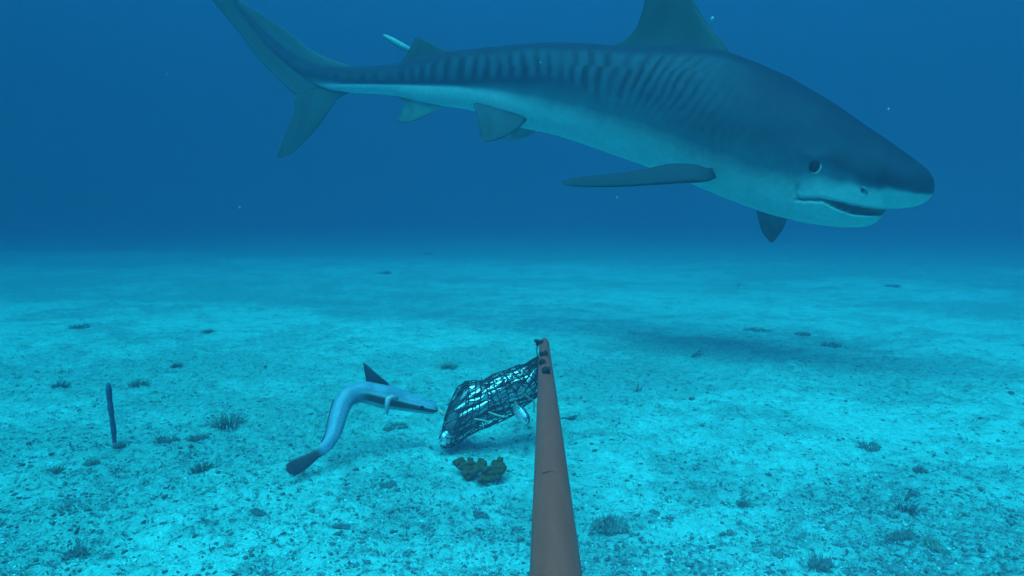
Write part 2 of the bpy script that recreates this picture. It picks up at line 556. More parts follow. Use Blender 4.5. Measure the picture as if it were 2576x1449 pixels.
# cheek patch above the mouth corner is pale as in the lips
cheek = smooth(1985, 2030, PX) * smooth(466, 480, PY + 0.06 * (2100 - PX)) * (1 - smooth(2300, 2345, PX) * 0)
pale = np.maximum(pale, cheek * 0.95)
lean = 0.75 * smooth(1430, 1700, PX)
xx = PX + lean * (PY - 260)
per = np.interp(PX, [560, 1000, 1300, 1500, 1700, 2000], [30, 33, 31, 31, 29, 30])
phase = (xx - 900) / per + 1.0 * (fbm(PX / 110, PY / 110, 2, 40) - 0.5)
bar = smooth(0.22, 0.95, 0.5 + 0.5 * np.sin(2 * math.pi * phase))
phase2 = (xx - 884) / (per * 1.12) + 1.0 * (fbm(PX / 110, PY / 110, 2, 60) - 0.5)
bar2 = smooth(0.3, 1.0, 0.5 + 0.5 * np.sin(2 * math.pi * phase2))
relt = PY - np.interp(PX, sp_, S_top)
upper = 1 - smooth(46, 62, relt + 10 * (vnoise(PX / 40, PY / 40, 70) - 0.5) + 60 * (1 - smooth(1150, 1300, PX)))
bars = np.where(upper > 0.5, bar2 * 0.75, bar)
zone = smooth(dd + 0.55 * (dw - dd) * smooth(1350, 1600, PX) + 4, dd + 0.55 * (dw - dd) * smooth(1350, 1600, PX) - 12, PY) * smooth(10, 24, relt)
zone = np.where(np.isfinite(zone), zone, 0)
zone = (1 - smooth(dd + 0.5 * (dw - dd) * smooth(1350, 1600, PX) - 12, dd + 0.5 * (dw - dd) * smooth(1350, 1600, PX) + 6, PY)) * smooth(8, 26, relt)
amp = np.interp(PX, [760, 860, 1000, 1500, 1750, 1880, 1980], [0.25, 0.85, 1.0, 1.0, 0.55, 0.15, 0.0])
amp = 1.75 * amp * (0.15 + 1.15 * fbm(PX / 38, PY / 32, 3, 80)) * (0.6 + 0.6 * vnoise(phase * 1.0, 0 * PX, 33))
stripe = np.clip(bars * zone * amp, 0, 1)
back = np.array([0.004, 0.017, 0.042]); flank = np.array([0.012, 0.050, 0.084]); belly = np.array([0.42, 0.70, 0.70])
dark = np.array([0.003, 0.012, 0.028])
fl = zone * (1 - smooth(1750, 1960, PX)) + smooth(1700, 2000, PX) * smooth(dd - 120, dd, PY) * 0.6
fl = np.clip(fl, 0, 1)[..., None]
C = back * (1 - fl) + flank * fl
C = C * (1 - stripe[..., None]) + dark * stripe[..., None]
p3 = pale[..., None]
midc = np.array([0.038, 0.145, 0.195])
C = np.where(p3 < 0.5, C * (1 - 2 * p3) + midc * 2 * p3, midc * (2 - 2 * p3) + belly * (2 * p3 - 1))
mott = 0.72 + 0.56 * fbm(PX / 30, PY / 30, 4, 90)
scar = np.zeros_like(PX)                      # old scratches and nicks in the hide
srng = np.random.default_rng(5)
for _ in range(46):
    x0, y0 = srng.uniform(1150, 2300), srng.uniform(120, 480); a_ = srng.normal(0.25, 0.5); l_ = srng.uniform(8, 42)
    u_ = (PX - x0) * math.cos(a_) + (PY - y0) * math.sin(a_); v_ = -(PX - x0) * math.sin(a_) + (PY - y0) * math.cos(a_)
    scar += np.exp(-(u_ / l_)**4 - (v_ / srng.uniform(1.6, 3.2))**2) * srng.uniform(-.5, .8)
mott = mott * np.clip(1 + 0.5 * scar, 0.5, 1.8)
mott = 1 + (mott - 1) * (1 - 0.8 * pale)
C = C * mott[..., None]
C = C * (1 - 0.75 * np.clip(gape, 0, 1)[..., None])
C = C * (1 - 0.08 * np.clip(gill, 0, 1)[..., None])

shark = empty('tiger_shark', (W(1700, 285, 3.5)[0], W(1700, 285, 3.5)[1], W(1700, 446, 3.5)[2]))
tag(shark, 'large striped tiger shark gliding above the sand, mouth slightly open', 'shark')
sb = MB()
sb.add(V.reshape(-1, 3), loft_faces(NS, NR), C.reshape(-1, 3))
head_bvh = BVHTree.FromPolygons([tuple(v) for v in V.reshape(-1, 3)], loft_faces(NS, NR, False))


def near_hit(px, py):
    d = unit(W(px, py, 1) - CAM)
    loc, nor, i, dist = head_bvh.ray_cast(Vector(CAM), Vector(d))
    return (np.array(loc), np.array(nor)) if loc is not None else (W(px, py, 3), np.array([0, -1, 0]))


def fin(le, te, th_root, th_tip, normal, col_fn, m=26, n=24, flare=1.0):
    """fin as aerofoil sections from root to tip; le / te are 3D rows (leading and trailing edge)"""
    le = np.asarray(le, float); te = np.asarray(te, float)

    def rs(c):
        s = np.concatenate([[0], np.cumsum(np.linalg.norm(np.diff(c, axis=0), axis=1))]); s /= s[-1]
        u = 1 - (1 - np.linspace(0, 1, m))**1.35
        return np.stack([pchip(s, c[:, k], u) for k in range(3)], 1)
    L, T_ = rs(le), rs(te)
    N = unit(normal)
    Vv = []; Cc = []
    for i in range(m):
        u = i / (m - 1)
        t = (th_root + (th_tip - th_root) * u**0.7) * (1 + flare * math.exp(-u * 14)) * math.sqrt(max(1 - u**6, 0.02))
        ch = np.linalg.norm(T_[i] - L[i]); t = min(t, 0.22 * ch + 0.001)
        for j in range(n):
            a = 2 * math.pi * j / n
            x = 0.5 - 0.5 * math.cos(a)
            y = 0.5 * t * (2.6 * (math.sqrt(max(x, 0)) - x) * 0.8 + 0.10 * (1 - x)) + 0.0012
            sgn = 1 if math.sin(a) >= 0 else -1
            if abs(math.sin(a)) < 1e-6: y = 0
            Vv.append(L[i] + (T_[i] - L[i]) * x + N * y * sgn)
            Cc.append(col_fn(u, x, sgn))
    sb.add(Vv, loft_faces(m, n), Cc)


heading = unit(W(1900, 300, mid_depth(1900)) - W(1300, 300, mid_depth(1300))); heading[2] = 0
lat = unit(np.array([heading[1], -heading[0], 0]))      # towards the camera side


def mp(rows, off=0.0):
    return [W(a, b_, mid_depth(min(max(a, 560), 2346)) if len(r) == 0 else r[0]) + lat * off for a, b_, *r in rows]


def grad_fn(c0, c1, edge=None):
    c0 = np.array(c0); c1 = np.array(c1)

    def f(u, x, s):
        c = c0 * (1 - u) + c1 * u
        k = 0.9 + 0.25 * math.sin(9 * u + 7 * x) * math.sin(5 * x + 2)
        return c * k
    return f


dfin = grad_fn((0.013, 0.046, 0.060), (0.018, 0.066, 0.068))
# first dorsal
fin(mp([(1850, 172), (1834, 131), (1794, 78), (1770, 46), (1748, 7), (1712, -52), (1680, -92), (1652, -112), (1640, -114)]),
    mp([(1545, 150), (1524, 122), (1566, 104), (1599, 71), (1613, 36), (1622, 0), (1628, -50), (1634, -95), (1638, -113)]),
    0.075, 0.012, lat, dfin)
# second dorsal
fin(mp([(1165, 150), (1137, 127), (1108, 121), (1080, 106), (1062, 97), (1052, 93), (1046, 95)]),
    mp([(1012, 185), (986, 176), (1009, 154), (1026, 130), (1034, 115), (1039, 104), (1043, 96)]),
    0.04, 0.008, lat, dfin)
# tail, upper lobe
tfin = grad_fn((0.030, 0.095, 0.105), (0.016, 0.058, 0.062))
fin(mp([(925, 178), (889, 168), (832, 149), (786, 128), (733, 85), (651, 32), (598, -2), (545, -42), (515, -70), (500, -86)]),
    mp([(790, 225), (745, 240), (725, 222), (700, 200), (651, 148), (601, 82), (560, 32), (530, -4), (508, -40), (494, -84)]),
    0.024, 0.008, lat, tfin, flare=0.0)
# tail, lower lobe
fin(mp([(905, 212), (880, 232), (852, 247), (832, 274), (799, 320), (766, 356), (727, 389), (704, 397)]),
    mp([(812, 188), (760, 228), (742, 251), (740, 281), (728, 312), (716, 340), (703, 376), (697, 394)]),
    0.022, 0.008, lat, tfin, flare=0.0)
# anal fin
afin = grad_fn((0.22, 0.42, 0.40), (0.026, 0.085, 0.080))
fin(mp([(1135, 255), (1113, 270), (1090, 282), (1077, 289), (1043, 304), (1020, 309), (1004, 309)]),
    mp([(1015, 232), (990, 238), (1006, 252), (1017, 264), (1012, 280), (1004, 296), (999, 306)]),
    0.035, 0.008, lat, afin)
# pelvic fins
pfin = grad_fn((0.022, 0.072, 0.095), (0.012, 0.046, 0.054))
for s_, dp in ((1, 0.0), (-1, 0.34)):
    le = [(1325, 300, 3.93 + dp), (1307, 321, 3.92 + dp), (1265, 346, 3.93 + dp), (1240, 354, 3.94 + dp), (1218, 358, 3.96 + dp)]
    te = [(1205, 255, 4.16 + dp * 0.7), (1192, 262, 4.14 + dp), (1202, 300, 4.06 + dp), (1205, 320, 4.03 + dp), (1209, 344, 4.0 + dp), (1214, 356, 3.97 + dp)]
    if s_ < 0:
        le = [(a + 62, b_ - 2, c) for a, b_, c in le]; te = [(a + 62, b_ - 2, c) for a, b_, c in te]
    fin(mp(le), mp(te), 0.035, 0.008, unit(lat + np.array([0, 0, 0.6 * s_])), pfin if s_ > 0 else grad_fn((0.5, 0.6, 0.58), (0.45, 0.55, 0.53)))
# pectoral fins: near one reaches towards the camera, far one hangs below the throat


def pect(u, x, s):
    top = np.array([0.012, 0.036, 0.054]); und = np.array([0.24, 0.38, 0.38])
    return top if s > 0 else und


r0, _n = near_hit(1788, 445); r1, _n = near_hit(1700, 408)
d0, d1 = proj(r0)[2], proj(r1)[2]
def nd(px, py):
    return proj(near_hit(px, py)[0])[2]


fin([W(1818, 440, d0 + 0.16), W(1799, 449, nd(1799, 449) - 0.02), W(1780, 456, d0 - 0.09), W(1727, 459, d0 - 0.19), W(1641, 465, d0 - 0.35), W(1535, 470, d0 - 0.52), W(1450, 469, d0 - 0.64), W(1418, 465, d0 - 0.68)],
    [W(1800, 405, d0 + 0.18), W(1784, 424, nd(1784, 424) - 0.02), W(1752, 414, nd(1752, 414) - 0.05), W(1702, 411, nd(1702, 411) - 0.07), W(1625, 424, d1 - 0.26), W(1535, 437, d1 - 0.43), W(1446, 447, d1 - 0.62), W(1408, 457, d1 - 0.70)],
    0.075, 0.012, unit(np.array([0.05, -0.75, 0.65])), pect, m=40)
fin([W(1985, 520, 3.40), W(1978, 556, 3.45), W(1968, 578, 3.52), W(1957, 594, 3.58), W(1946, 608, 3.64)],
    [W(1895, 500, 3.62), W(1903, 533, 3.64), W(1909, 558, 3.66), W(1920, 588, 3.68), W(1938, 610, 3.68)],
    0.05, 0.008, unit(np.array([0.3, -1, 0.1])), grad_fn((0.06, 0.20, 0.22), (0.022, 0.09, 0.10)))  # far fin's colour lightened to paint in extra water haze
sb.build('body', M['skin'], shark)

# eyes (pale rim with dark pupil), one on each flank
def disc(center, normal, up, rx, ry, bulge, k=28, rings=7):
    n_ = unit(normal); x_ = unit(np.cross(up, n_)); y_ = np.cross(n_, x_)
    v = [center + n_ * bulge]; f = []
    for r in range(1, rings + 1):
        q = r / rings
        for j in range(k):
            a = 2 * math.pi * j / k
            v.append(center + x_ * rx * q * math.cos(a) + y_ * ry * q * math.sin(a) + n_ * bulge * (1 - q * q))
    for j in range(k): f.append((0, 1 + j, 1 + (j + 1) % k))
    for r in range(rings - 1):
        for j in range(k):
            a, b_ = 1 + r * k + j, 1 + r * k + (j + 1) % k
            f.append((a, a + k, b_ + k, b_))
    return v, f


ec, en = near_hit(2051, 421)
if en @ (CAM - ec) < 0: en = -en
ed = proj(ec)[2]
nr = unit(Nl[int(np.argmin(np.abs(sp_ - 2100)))])
mid = Pm[int(np.argmin(np.abs(sp_ - 2100)))]
for s_ in (1, -1):
    c_ = ec.copy(); n_ = en.copy()
    if s_ < 0:
        c_ = c_ - 2 * nr * ((c_ - mid) @ nr); n_ = n_ - 2 * nr * (n_ @ nr)
    e = MB().add(*disc(c_ - n_ * 0.006, n_, np.array([0, 0, 1]), 15.5 / FPX * ed * 1.12, 21 / FPX * ed, 0.016)).build('eye', M['eye_pale'], shark)
    fwd = unit(np.cross(np.array([0, 0, 1]), n_)) * (1 if s_ > 0 else -1)
    pc = c_ - fwd * 1.1 / FPX * ed * 1.1 + np.array([0, 0, 2.2 / FPX * ed])
    e2 = MB().add(*disc(pc - n_ * 0.003, n_, np.array([0, 0, 1]), 14.0 / FPX * ed * 1.12, 19.3 / FPX * ed, 0.0188)).build('pupil', M['eye_dark'])
    e2.location = Vector(e2.location) - Vector(shark.location); e2.parent = e
# tooth row along the lower lip
tb = MB()
for px in np.linspace(2082, 2208, 32):
    py = float(np.interp(px, LIPX, LIPL)) - 1
    c_, n_ = near_hit(px, py)
    d_ = proj(c_)[2]
    hh = (7 + 3.5 * random.random())
    p0, p1, p2 = W(px - 2.6, py + 2, d_ - 0.002), W(px + 2.6, py + 2, d_ - 0.002), W(px + 1.3, py - hh, d_ + 0.012)
    p3 = W(px, py + 1, d_ + 0.02)
    tb.add([p0, p1, p2, p3], [(0, 1, 2), (0, 2, 3), (1, 3, 2)])
tag(tb.build('tooth_row', M['tooth'], shark, smooth_shade=False), kind='stuff')
# nostril flap
c_, n_ = near_hit(2178, 482); d_ = proj(c_)[2]
nf = MB(); v, f = tube([W(2164, 472, d_ - 0.004), W(2170, 470, d_ - 0.012), W(2178, 474, d_ - 0.014), W(2182, 484, d_ - 0.010), W(2178, 491, d_ - 0.002)], [0.003, 0.005, 0.006, 0.005, 0.002], 8)
nf.add(v, f).build('nostril_flap', plain('nostril_skin', (0.14, 0.30, 0.32), 0.6, 60, 0.2, 0.1), shark)
c_, n_ = near_hit(2169, 476); d_ = proj(c_)[2]
MB().add(*disc(c_ + np.array([0, 0.002, 0]), unit(CAM - c_), np.array([0, 0, 1]), 0.007, 0.014, 0.006)).build('nostril', M['gum'], shark)

# ------------------------------------------------------------------ remora trailing the shark
def simple_fish(name, ctrl, wratio, colfn, mat, label, cat, group=None, m=40, n=16, tail=None):
    """ctrl rows px, py, half height px, depth"""
    r = resample(ctrl, m)
    P = np.array([W(a, b_, d_) for a, b_, h_, d_ in r])
    hh = r[:, 2] / FPX * r[:, 3]
    Vv, S_ = body_loft(P, hh, hh * wratio, n)
    Cc = np.zeros((m, n, 3))
    for i in range(m):
        for j in range(n):
            Cc[i, j] = colfn(i / (m - 1), S_[i, j])
    k = MB().add(Vv.reshape(-1, 3), loft_faces(m, n), Cc.reshape(-1, 3))
    return k, P


def trail_col(t, s):
    return np.array([0.12, 0.36, 0.40]) * (1.0 - 0.25 * max(s, 0))


k, P = simple_fish('remora', [(1042, 130, 2, 4.72), (1030, 125, 6.5, 4.72), (1012, 117, 9, 4.72), (995, 107, 9, 4.72), (980, 98, 7, 4.72), (970, 92, 5, 4.72), (965, 89, 4, 4.72)],
                   0.8, trail_col, M['remora'], None, None)
o = k.build('remora', M['remora'])
tag(o, 'small pale remora swimming just behind the second dorsal fin of the shark', 'fish')

# ------------------------------------------------------------------ remora feeding at the bait bag
RC = [(1101, 1031, 5, 1.800), (1097, 1030, 11, 1.800), (1080, 1026, 16, 1.800), (1055, 1019, 20, 1.800), (1023, 1011, 24.5, 1.800), (990, 1002, 30, 1.795),
      (969, 997, 33, 1.790), (940, 990, 33, 1.785), (915, 987, 31.5, 1.775), (892, 990, 30, 1.765), (873, 1001, 29, 1.750), (860, 1022, 27, 1.735), (851, 1048, 26, 1.715),
      (844, 1075, 24.5, 1.70), (836, 1098, 21.5, 1.685), (824, 1118, 17.5, 1.672), (811, 1132, 13.5, 1.66), (797, 1142, 12, 1.652),
      (784, 1151, 14, 1.645), (768, 1161, 17, 1.638), (748, 1173, 19.5, 1.63), (733, 1181, 19, 1.622), (724, 1188, 15, 1.618)]
mR, nR = 120, 28
RC = [(a, b_, c, 1.66 + (d_ - 1.618) * 1.43) for a, b_, c, d_ in RC]
r = resample(RC, mR)
P = np.array([W(a, b_, d_) for a, b_, h_, d_ in r])
s_u = np.linspace(0, 1, mR)
hh = r[:, 2] / FPX * r[:, 3] * np.interp(s_u, [0, .3, .42, .7, .8, 1], [.97, .93, .82, .80, .92, 1])
wr = np.interp(s_u, [0, 0.1, 0.5, 0.72, 0.8, 1.0], [1.0, 0.85, 0.75, 0.6, 0.22, 0.06])
Vv, S_ = body_loft(P, hh, hh * wr, nR, depth=unit(P[40] - CAM))
upr = S_
if Vv[20, np.argmax(S_[20])][2] < P[20][2]: upr = -S_          # +1 on the dark-fin side
Cc = np.zeros((mR, nR, 3))
up_c = np.array([0.075, 0.225, 0.34]); pale_c = np.array([0.26, 0.48, 0.52]); dk = np.array([0.022, 0.036, 0.05]); tl = np.array([0.018, 0.028, 0.045])
pxr = r[:, 0]
for i in range(mR):
    u = s_u[i]
    sc = 0.85 + 0.3 * fbm(np.full(nR, i * 0.4), S_[i] * 6, 2, 7)
    f = upr[i]
    c = np.outer(sc, up_c)
    front = 1 - smooth(0.36, 0.45, u)
    st = smooth(0.02, -0.12, f) if False else (1 - smooth(-0.16, -0.04, f))
    st = st * smooth(-0.74, -0.64, f) * front
    line = np.exp(-((f + 0.02) / 0.07)**2) * front * 0.6
    bel = (1 - smooth(-0.80, -0.70, f)) * front
    c = c * (1 - line[:, None]) + pale_c * line[:, None]
    c = c * (1 - bel[:, None]) + pale_c * bel[:, None]
    c = c * (1 - st[:, None]) + dk * st[:, None]
    rear = smooth(0.45, 0.55, u) * (1 - smooth(0.74, 0.8, u))
    ser = np.exp(-((f + 0.25) / 0.06)**2) * rear * (0.35 + 0.35 * math.sin(i * 2.6))
    c = c * (1 - np.clip(ser, 0, 1)[:, None]) + dk * np.clip(ser, 0, 1)[:, None]
    tt = smooth(0.775, 0.83, u)
    c = c * (1 - tt) + tl * tt
    ti = smooth(0.985, 1.0, u) * np.maximum(smooth(0.5, 0.8, np.abs(f)), 0)
    c = c * (1 - ti[:, None]) + pale_c * ti[:, None]
    Cc[i] = c
remora = empty('remora', (P[60][0], P[60][1], P[:, 2].min() - 0.01))
tag(remora, 'curved blue-grey remora with dark side stripe nosing the bait bag', 'fish')
rb = MB().add(Vv.reshape(-1, 3), loft_faces(mR, nR), Cc.reshape(-1, 3))


def flat_fin(mb, a_edge, b_edge, thick, c):
    """thin fin sheet between two pixel polylines (px, py, depth), closed, with thickness"""
    k_ = lambda p: W(p[0], p[1], 1.66 + (p[2] - 1.618) * 1.43)
    A = [k_(p) for p in a_edge]; B = [k_(p) for p in b_edge]; n_ = len(A); v = []; q = 7
    for i in range(n_):
        for j in range(q):
            t = j / (q - 1); e = thick * math.sin(math.pi * min(max(t, 0.03), 0.97)) + 0.0005
            v.append(A[i] * (1 - t) + B[i] * t - np.array([0, e, 0]))
        for j in range(q):
            t = 1 - j / (q - 1); e = thick * math.sin(math.pi * min(max(t, 0.03), 0.97)) + 0.0005
            v.append(A[i] * (1 - t) + B[i] * t + np.array([0, e, 0]))
    mb.add(v, loft_faces(n_, 2 * q), c)


flat_fin(rb, [(980, 972, 1.79), (977, 964, 1.785), (957, 948, 1.782), (938, 931, 1.78), (923, 918, 1.78), (915, 912, 1.78)],
         [(918, 968, 1.785), (921, 955, 1.782), (918, 940, 1.78), (916, 928, 1.78), (914, 918, 1.78), (913, 912, 1.78)], 0.004, tl * 1.3)
# narrow fringe fin on the outer side of the bend
flat_fin(rb, [(841, 1002, 1.745), (834, 1032, 1.73), (827, 1062, 1.71), (822, 1087, 1.695), (812, 1112, 1.68)],
         [(837, 1006, 1.745), (829, 1034, 1.73), (822, 1063, 1.71), (818, 1088, 1.695), (808, 1112, 1.68)], 0.002, tl)
# pectoral strap
v, f = tube([W(1000, 1003, 1.865), W(985, 999, 1.852), (W(977, 1004, 1.845)), W(974, 1016, 1.84), W(974, 1030, 1.84), W(975, 1044, 1.845)], [0.006, 0.009, 0.010, 0.008, 0.006, 0.002], 10)
rb.add(v, f, np.array([0.24, 0.33, 0.40]))
rb.build('body', M['remora'], remora)
c_ = W(1062, 1024, 1.898)
MB().add(*disc(c_ + np.array([0, -0.004, 0]), np.array([0.1, -1, 0.1]), np.array([0, 0, 1]), 0.006, 0.006, 0.004, 16, 4)).build('eye', M['eye_dark'], remora)

# ------------------------------------------------------------------ bait pole
POLE = [W(1391, 1449 + 1500, 0.12), W(1393.5, 1449, 0.375), W(1370, 862, 2.07)]
p_near, p_tip = POLE[1], POLE[2]
axis = unit(p_tip - p_near)
p_start = p_near - axis * 0.6
RP = 0.0163
pole = empty('bait_pole', p_start)
tag(pole, 'red-brown plastic bait pole reaching out over the sand', 'pole')
ln = np.linalg.norm(p_tip - p_start)
ts = list(np.linspace(0, ln - 0.012, 60)) + [ln - 0.008, ln - 0.004, ln - 0.0015, ln]
rs_ = [RP] * 60 + [RP * 0.985, RP * 0.94, RP * 0.86, RP * 0.70]
v, f = tube([p_start + axis * t + np.array([0.0012 * math.sin(t * 2.2), 0, 0]) for t in ts], rs_, 40)
MB().add(v, f).build('pipe', M['pole'], pole)
# scored line across the pipe
def on_pole(t, ang, r=RP):
    """point at length t (from the near picture edge) and angle ang about the pipe; 0 = up, + = left"""
    side_ = unit(np.cross(np.array([0, 0, 1]), axis)); up_ = np.cross(axis, side_)
    return p_near + axis * t + (up_ * math.cos(ang) + side_ * math.sin(ang)) * r


def pole_t(py):
    lo, hi = 0.0, np.linalg.norm(p_tip - p_near)
    for _ in range(40):
        mid_ = (lo + hi) / 2
        if proj(p_near + axis * mid_ + np.array([0, 0, RP]))[1] > py: lo = mid_
        else: hi = mid_
    return lo


t_ = pole_t(1190)
v, f = tube([on_pole(t_ + 0.002 * math.cos(a * 2), a, RP * 1.0) for a in np.linspace(-0.55, 0.45, 14)], 0.00045, 6)
MB().add(v, f).build('score_line', M['cord'], pole)

# ------------------------------------------------------------------ bait bag: net, ties, cord
BC = [(1366, 900, 10, 1.885), (1357, 917, 22, 1.88), (1345, 943, 38, 1.875), (1325, 962, 47, 1.87), (1300, 976, 51, 1.86), (1270, 990, 53, 1.85), (1240, 1004, 54, 1.84), (1210, 1018, 56, 1.83),
      (1180, 1031, 58, 1.82), (1158, 1042, 61, 1.815), (1144, 1049, 60, 1.81), (1135, 1054, 56, 1.805), (1128, 1057, 48, 1.80), (1122, 1060, 36, 1.80), (1118, 1062, 22, 1.80), (1116, 1063, 8, 1.80)]
mB = 80
BC = [(a, b_, c, d_ * 1.07) for a, b_, c, d_ in BC]
br = resample(BC, mB)
BP = np.array([W(a, b_, d_) for a, b_, h_, d_ in br]); BH = br[:, 2] / FPX * br[:, 3]
bT = np.gradient(BP, axis=0); bT /= np.linalg.norm(bT, axis=1, keepdims=True)


def bag_pt(u, a, k=1.0):
    """surface of the filled bag: u along, a round it (0 = up, quarter turn = towards the camera)"""
    x = u * (mB - 1); i = min(int(x), mB - 2); t = x - i
    P_ = BP[i] * (1 - t) + BP[i + 1] * t; T_ = unit(bT[i] * (1 - t) + bT[i + 1] * t); h_ = BH[i] * (1 - t) + BH[i + 1] * t
    b_ = unit(np.cross(np.array([0, 1.0, 0]), T_))
    if b_[2] < 0: b_ = -b_
    d_ = unit(np.cross(T_, b_))
    if d_[1] > 0: d_ = -d_
    P_ = P_ - T_ * math.cos(a) * h_ * k * 0.8 * float(smooth(0.4, 0.92, u))      # the low corner hangs forward
    lump = 1 + 0.05 * math.sin(3 * a + 9 * u) + 0.045 * math.sin(17 * u + 2 * a)
    return P_ + (b_ * math.cos(a) + d_ * 0.68 * math.sin(a)) * h_ * k * lump


bag = empty('bait_bag', BP[50] - np.array([0, 0, 0.11]))
tag(bag, 'black net bait bag stuffed with fish, hung from the pole tip', 'bag')
nb = MB()
NL, NRg = 22, 15
jit = rng.normal(0, 1, (NL, 60)) * 0.05
for k in range(NL):
    a0 = 2 * math.pi * k / NL + 0.12 * random.uniform(-1, 1)
    us = np.linspace(0.0, 1.0, 46)
    tw = random.uniform(-0.25, 0.25)
    pts = [bag_pt(u, a0 + tw * (u - 0.5) + 0.5 * jit[k, q] + 0.07 * math.sin(u * 40 + k), 1.045 + 0.012 * math.sin(q * 1.7 + k)) for q, u in enumerate(us)]
    v, f = tube(pts, 0.0017, 5); nb.add(v, f)
for k in range(NRg):
    u0 = 0.06 + 0.90 * ((k + 0.5) / NRg) + random.uniform(-0.012, 0.012)
    ph = random.uniform(0, 6.28)
    pts = [bag_pt(min(max(u0 + 0.012 * math.sin(2 * a + ph) + 0.006 * math.sin(15 * a), 0), 1), a, 1.035) for a in np.linspace(0, 2 * math.pi, 44)]
    v, f = tube(pts, 0.0019, 5); nb.add(v, f)
# knots where cords cross on the near flank
for k in range(60):
    c_ = bag_pt(random.uniform(0.1, 0.97), random.uniform(-0.5, 2.8), 1.04)
    v, f = tube([c_ - np.array([0.003, 0, 0]), c_ - np.array([0.0015, 0, 0]), c_ + np.array([0.0015, 0, 0]), c_ + np.array([0.003, 0, 0])], [0.0012, 0.003, 0.003, 0.0012], 6); nb.add(v, f)
nb.build('net', M['cord'], bag)
# gathered neck strands running to the ties
ne = MB()
tie_px = [(1359, 861), (1367, 893), (1368, 912), (1373, 936)]
tie_pt = []
for (a, b_) in tie_px:
    tt = pole_t(b_)
    c_ = p_near + axis * tt; dd_ = proj(c_)[2]
    tie_pt.append(W(a, b_, dd_ - RP * 0.85))
for k in range(12):
    tp = tie_pt[1 + k % 3]
    e_ = bag_pt(0.08 + 0.12 * random.random(), random.uniform(-0.6, 2.4), 1.0)
    mid_ = (tp + e_) / 2 + np.array([random.uniform(-.006, .002), random.uniform(-.01, 0), random.uniform(-.012, .0)])
    q = np.linspace(0, 1, 9)[:, None]
    v, f = tube((1 - q)**2 * tp + 2 * q * (1 - q) * mid_ + q**2 * e_, 0.0016, 5); ne.add(v, f)
ne.build('neck_strands', M['cord'], bag)
# drawcord looping from the top tie
dt = tie_pt[0]
dep = proj(dt)[2]
pts = [dt, W(1353, 870, dep), W(1349, 880, dep - .01), W(1351, 890, dep - .02), W(1354, 899, dep - .03), W(1350, 908, dep - .03), W(1342, 920, 2.0), W(1330, 928, 1.99)]
r_ = resample([(p[0], p[2], p[1]) for p in pts], 24)
v, f = tube(r_[:, [0, 2, 1]], 0.0019, 6)
MB().add(v, f).build('drawcord', M['cord'], bag)
# cable-tie knots on the pipe: ragged little lumps with cut ends
for i, c_ in enumerate(tie_pt):
    kb = MB()
    for q in range(5):
        d_ = unit(rng.normal(0, 1, 3)) * 0.0065
        cc = c_ + rng.normal(0, 1, 3) * np.array([0.004, 0.0015, 0.0035]) + np.array([0, -0.002, 0])
        v, f = tube([cc - d_, cc - d_ * 0.6, cc + d_ * 0.6, cc + d_], [0.002, 0.0058, 0.0058, 0.002], 7); kb.add(v, f)
    for q in range(2):
        d_ = unit(np.array([random.uniform(-1, 1), -0.3, random.uniform(0.2, 1)])) * 0.014
        v, f = tube([c_, c_ + d_ * 0.5, c_ + d_], [0.0016, 0.0014, 0.0008], 5); kb.add(v, f)
    ang = np.linspace(0.3, 2 * math.pi - 0.3, 28)
    tt = float((c_ - p_near) @ axis)
    v, f = tube([on_pole(tt + 0.001 * math.sin(a), a, RP * 1.035) for a in ang], 0.0012, 5)
    if i in (1, 3): pass
    kb.build('tie_knot', M['cord'], bag)

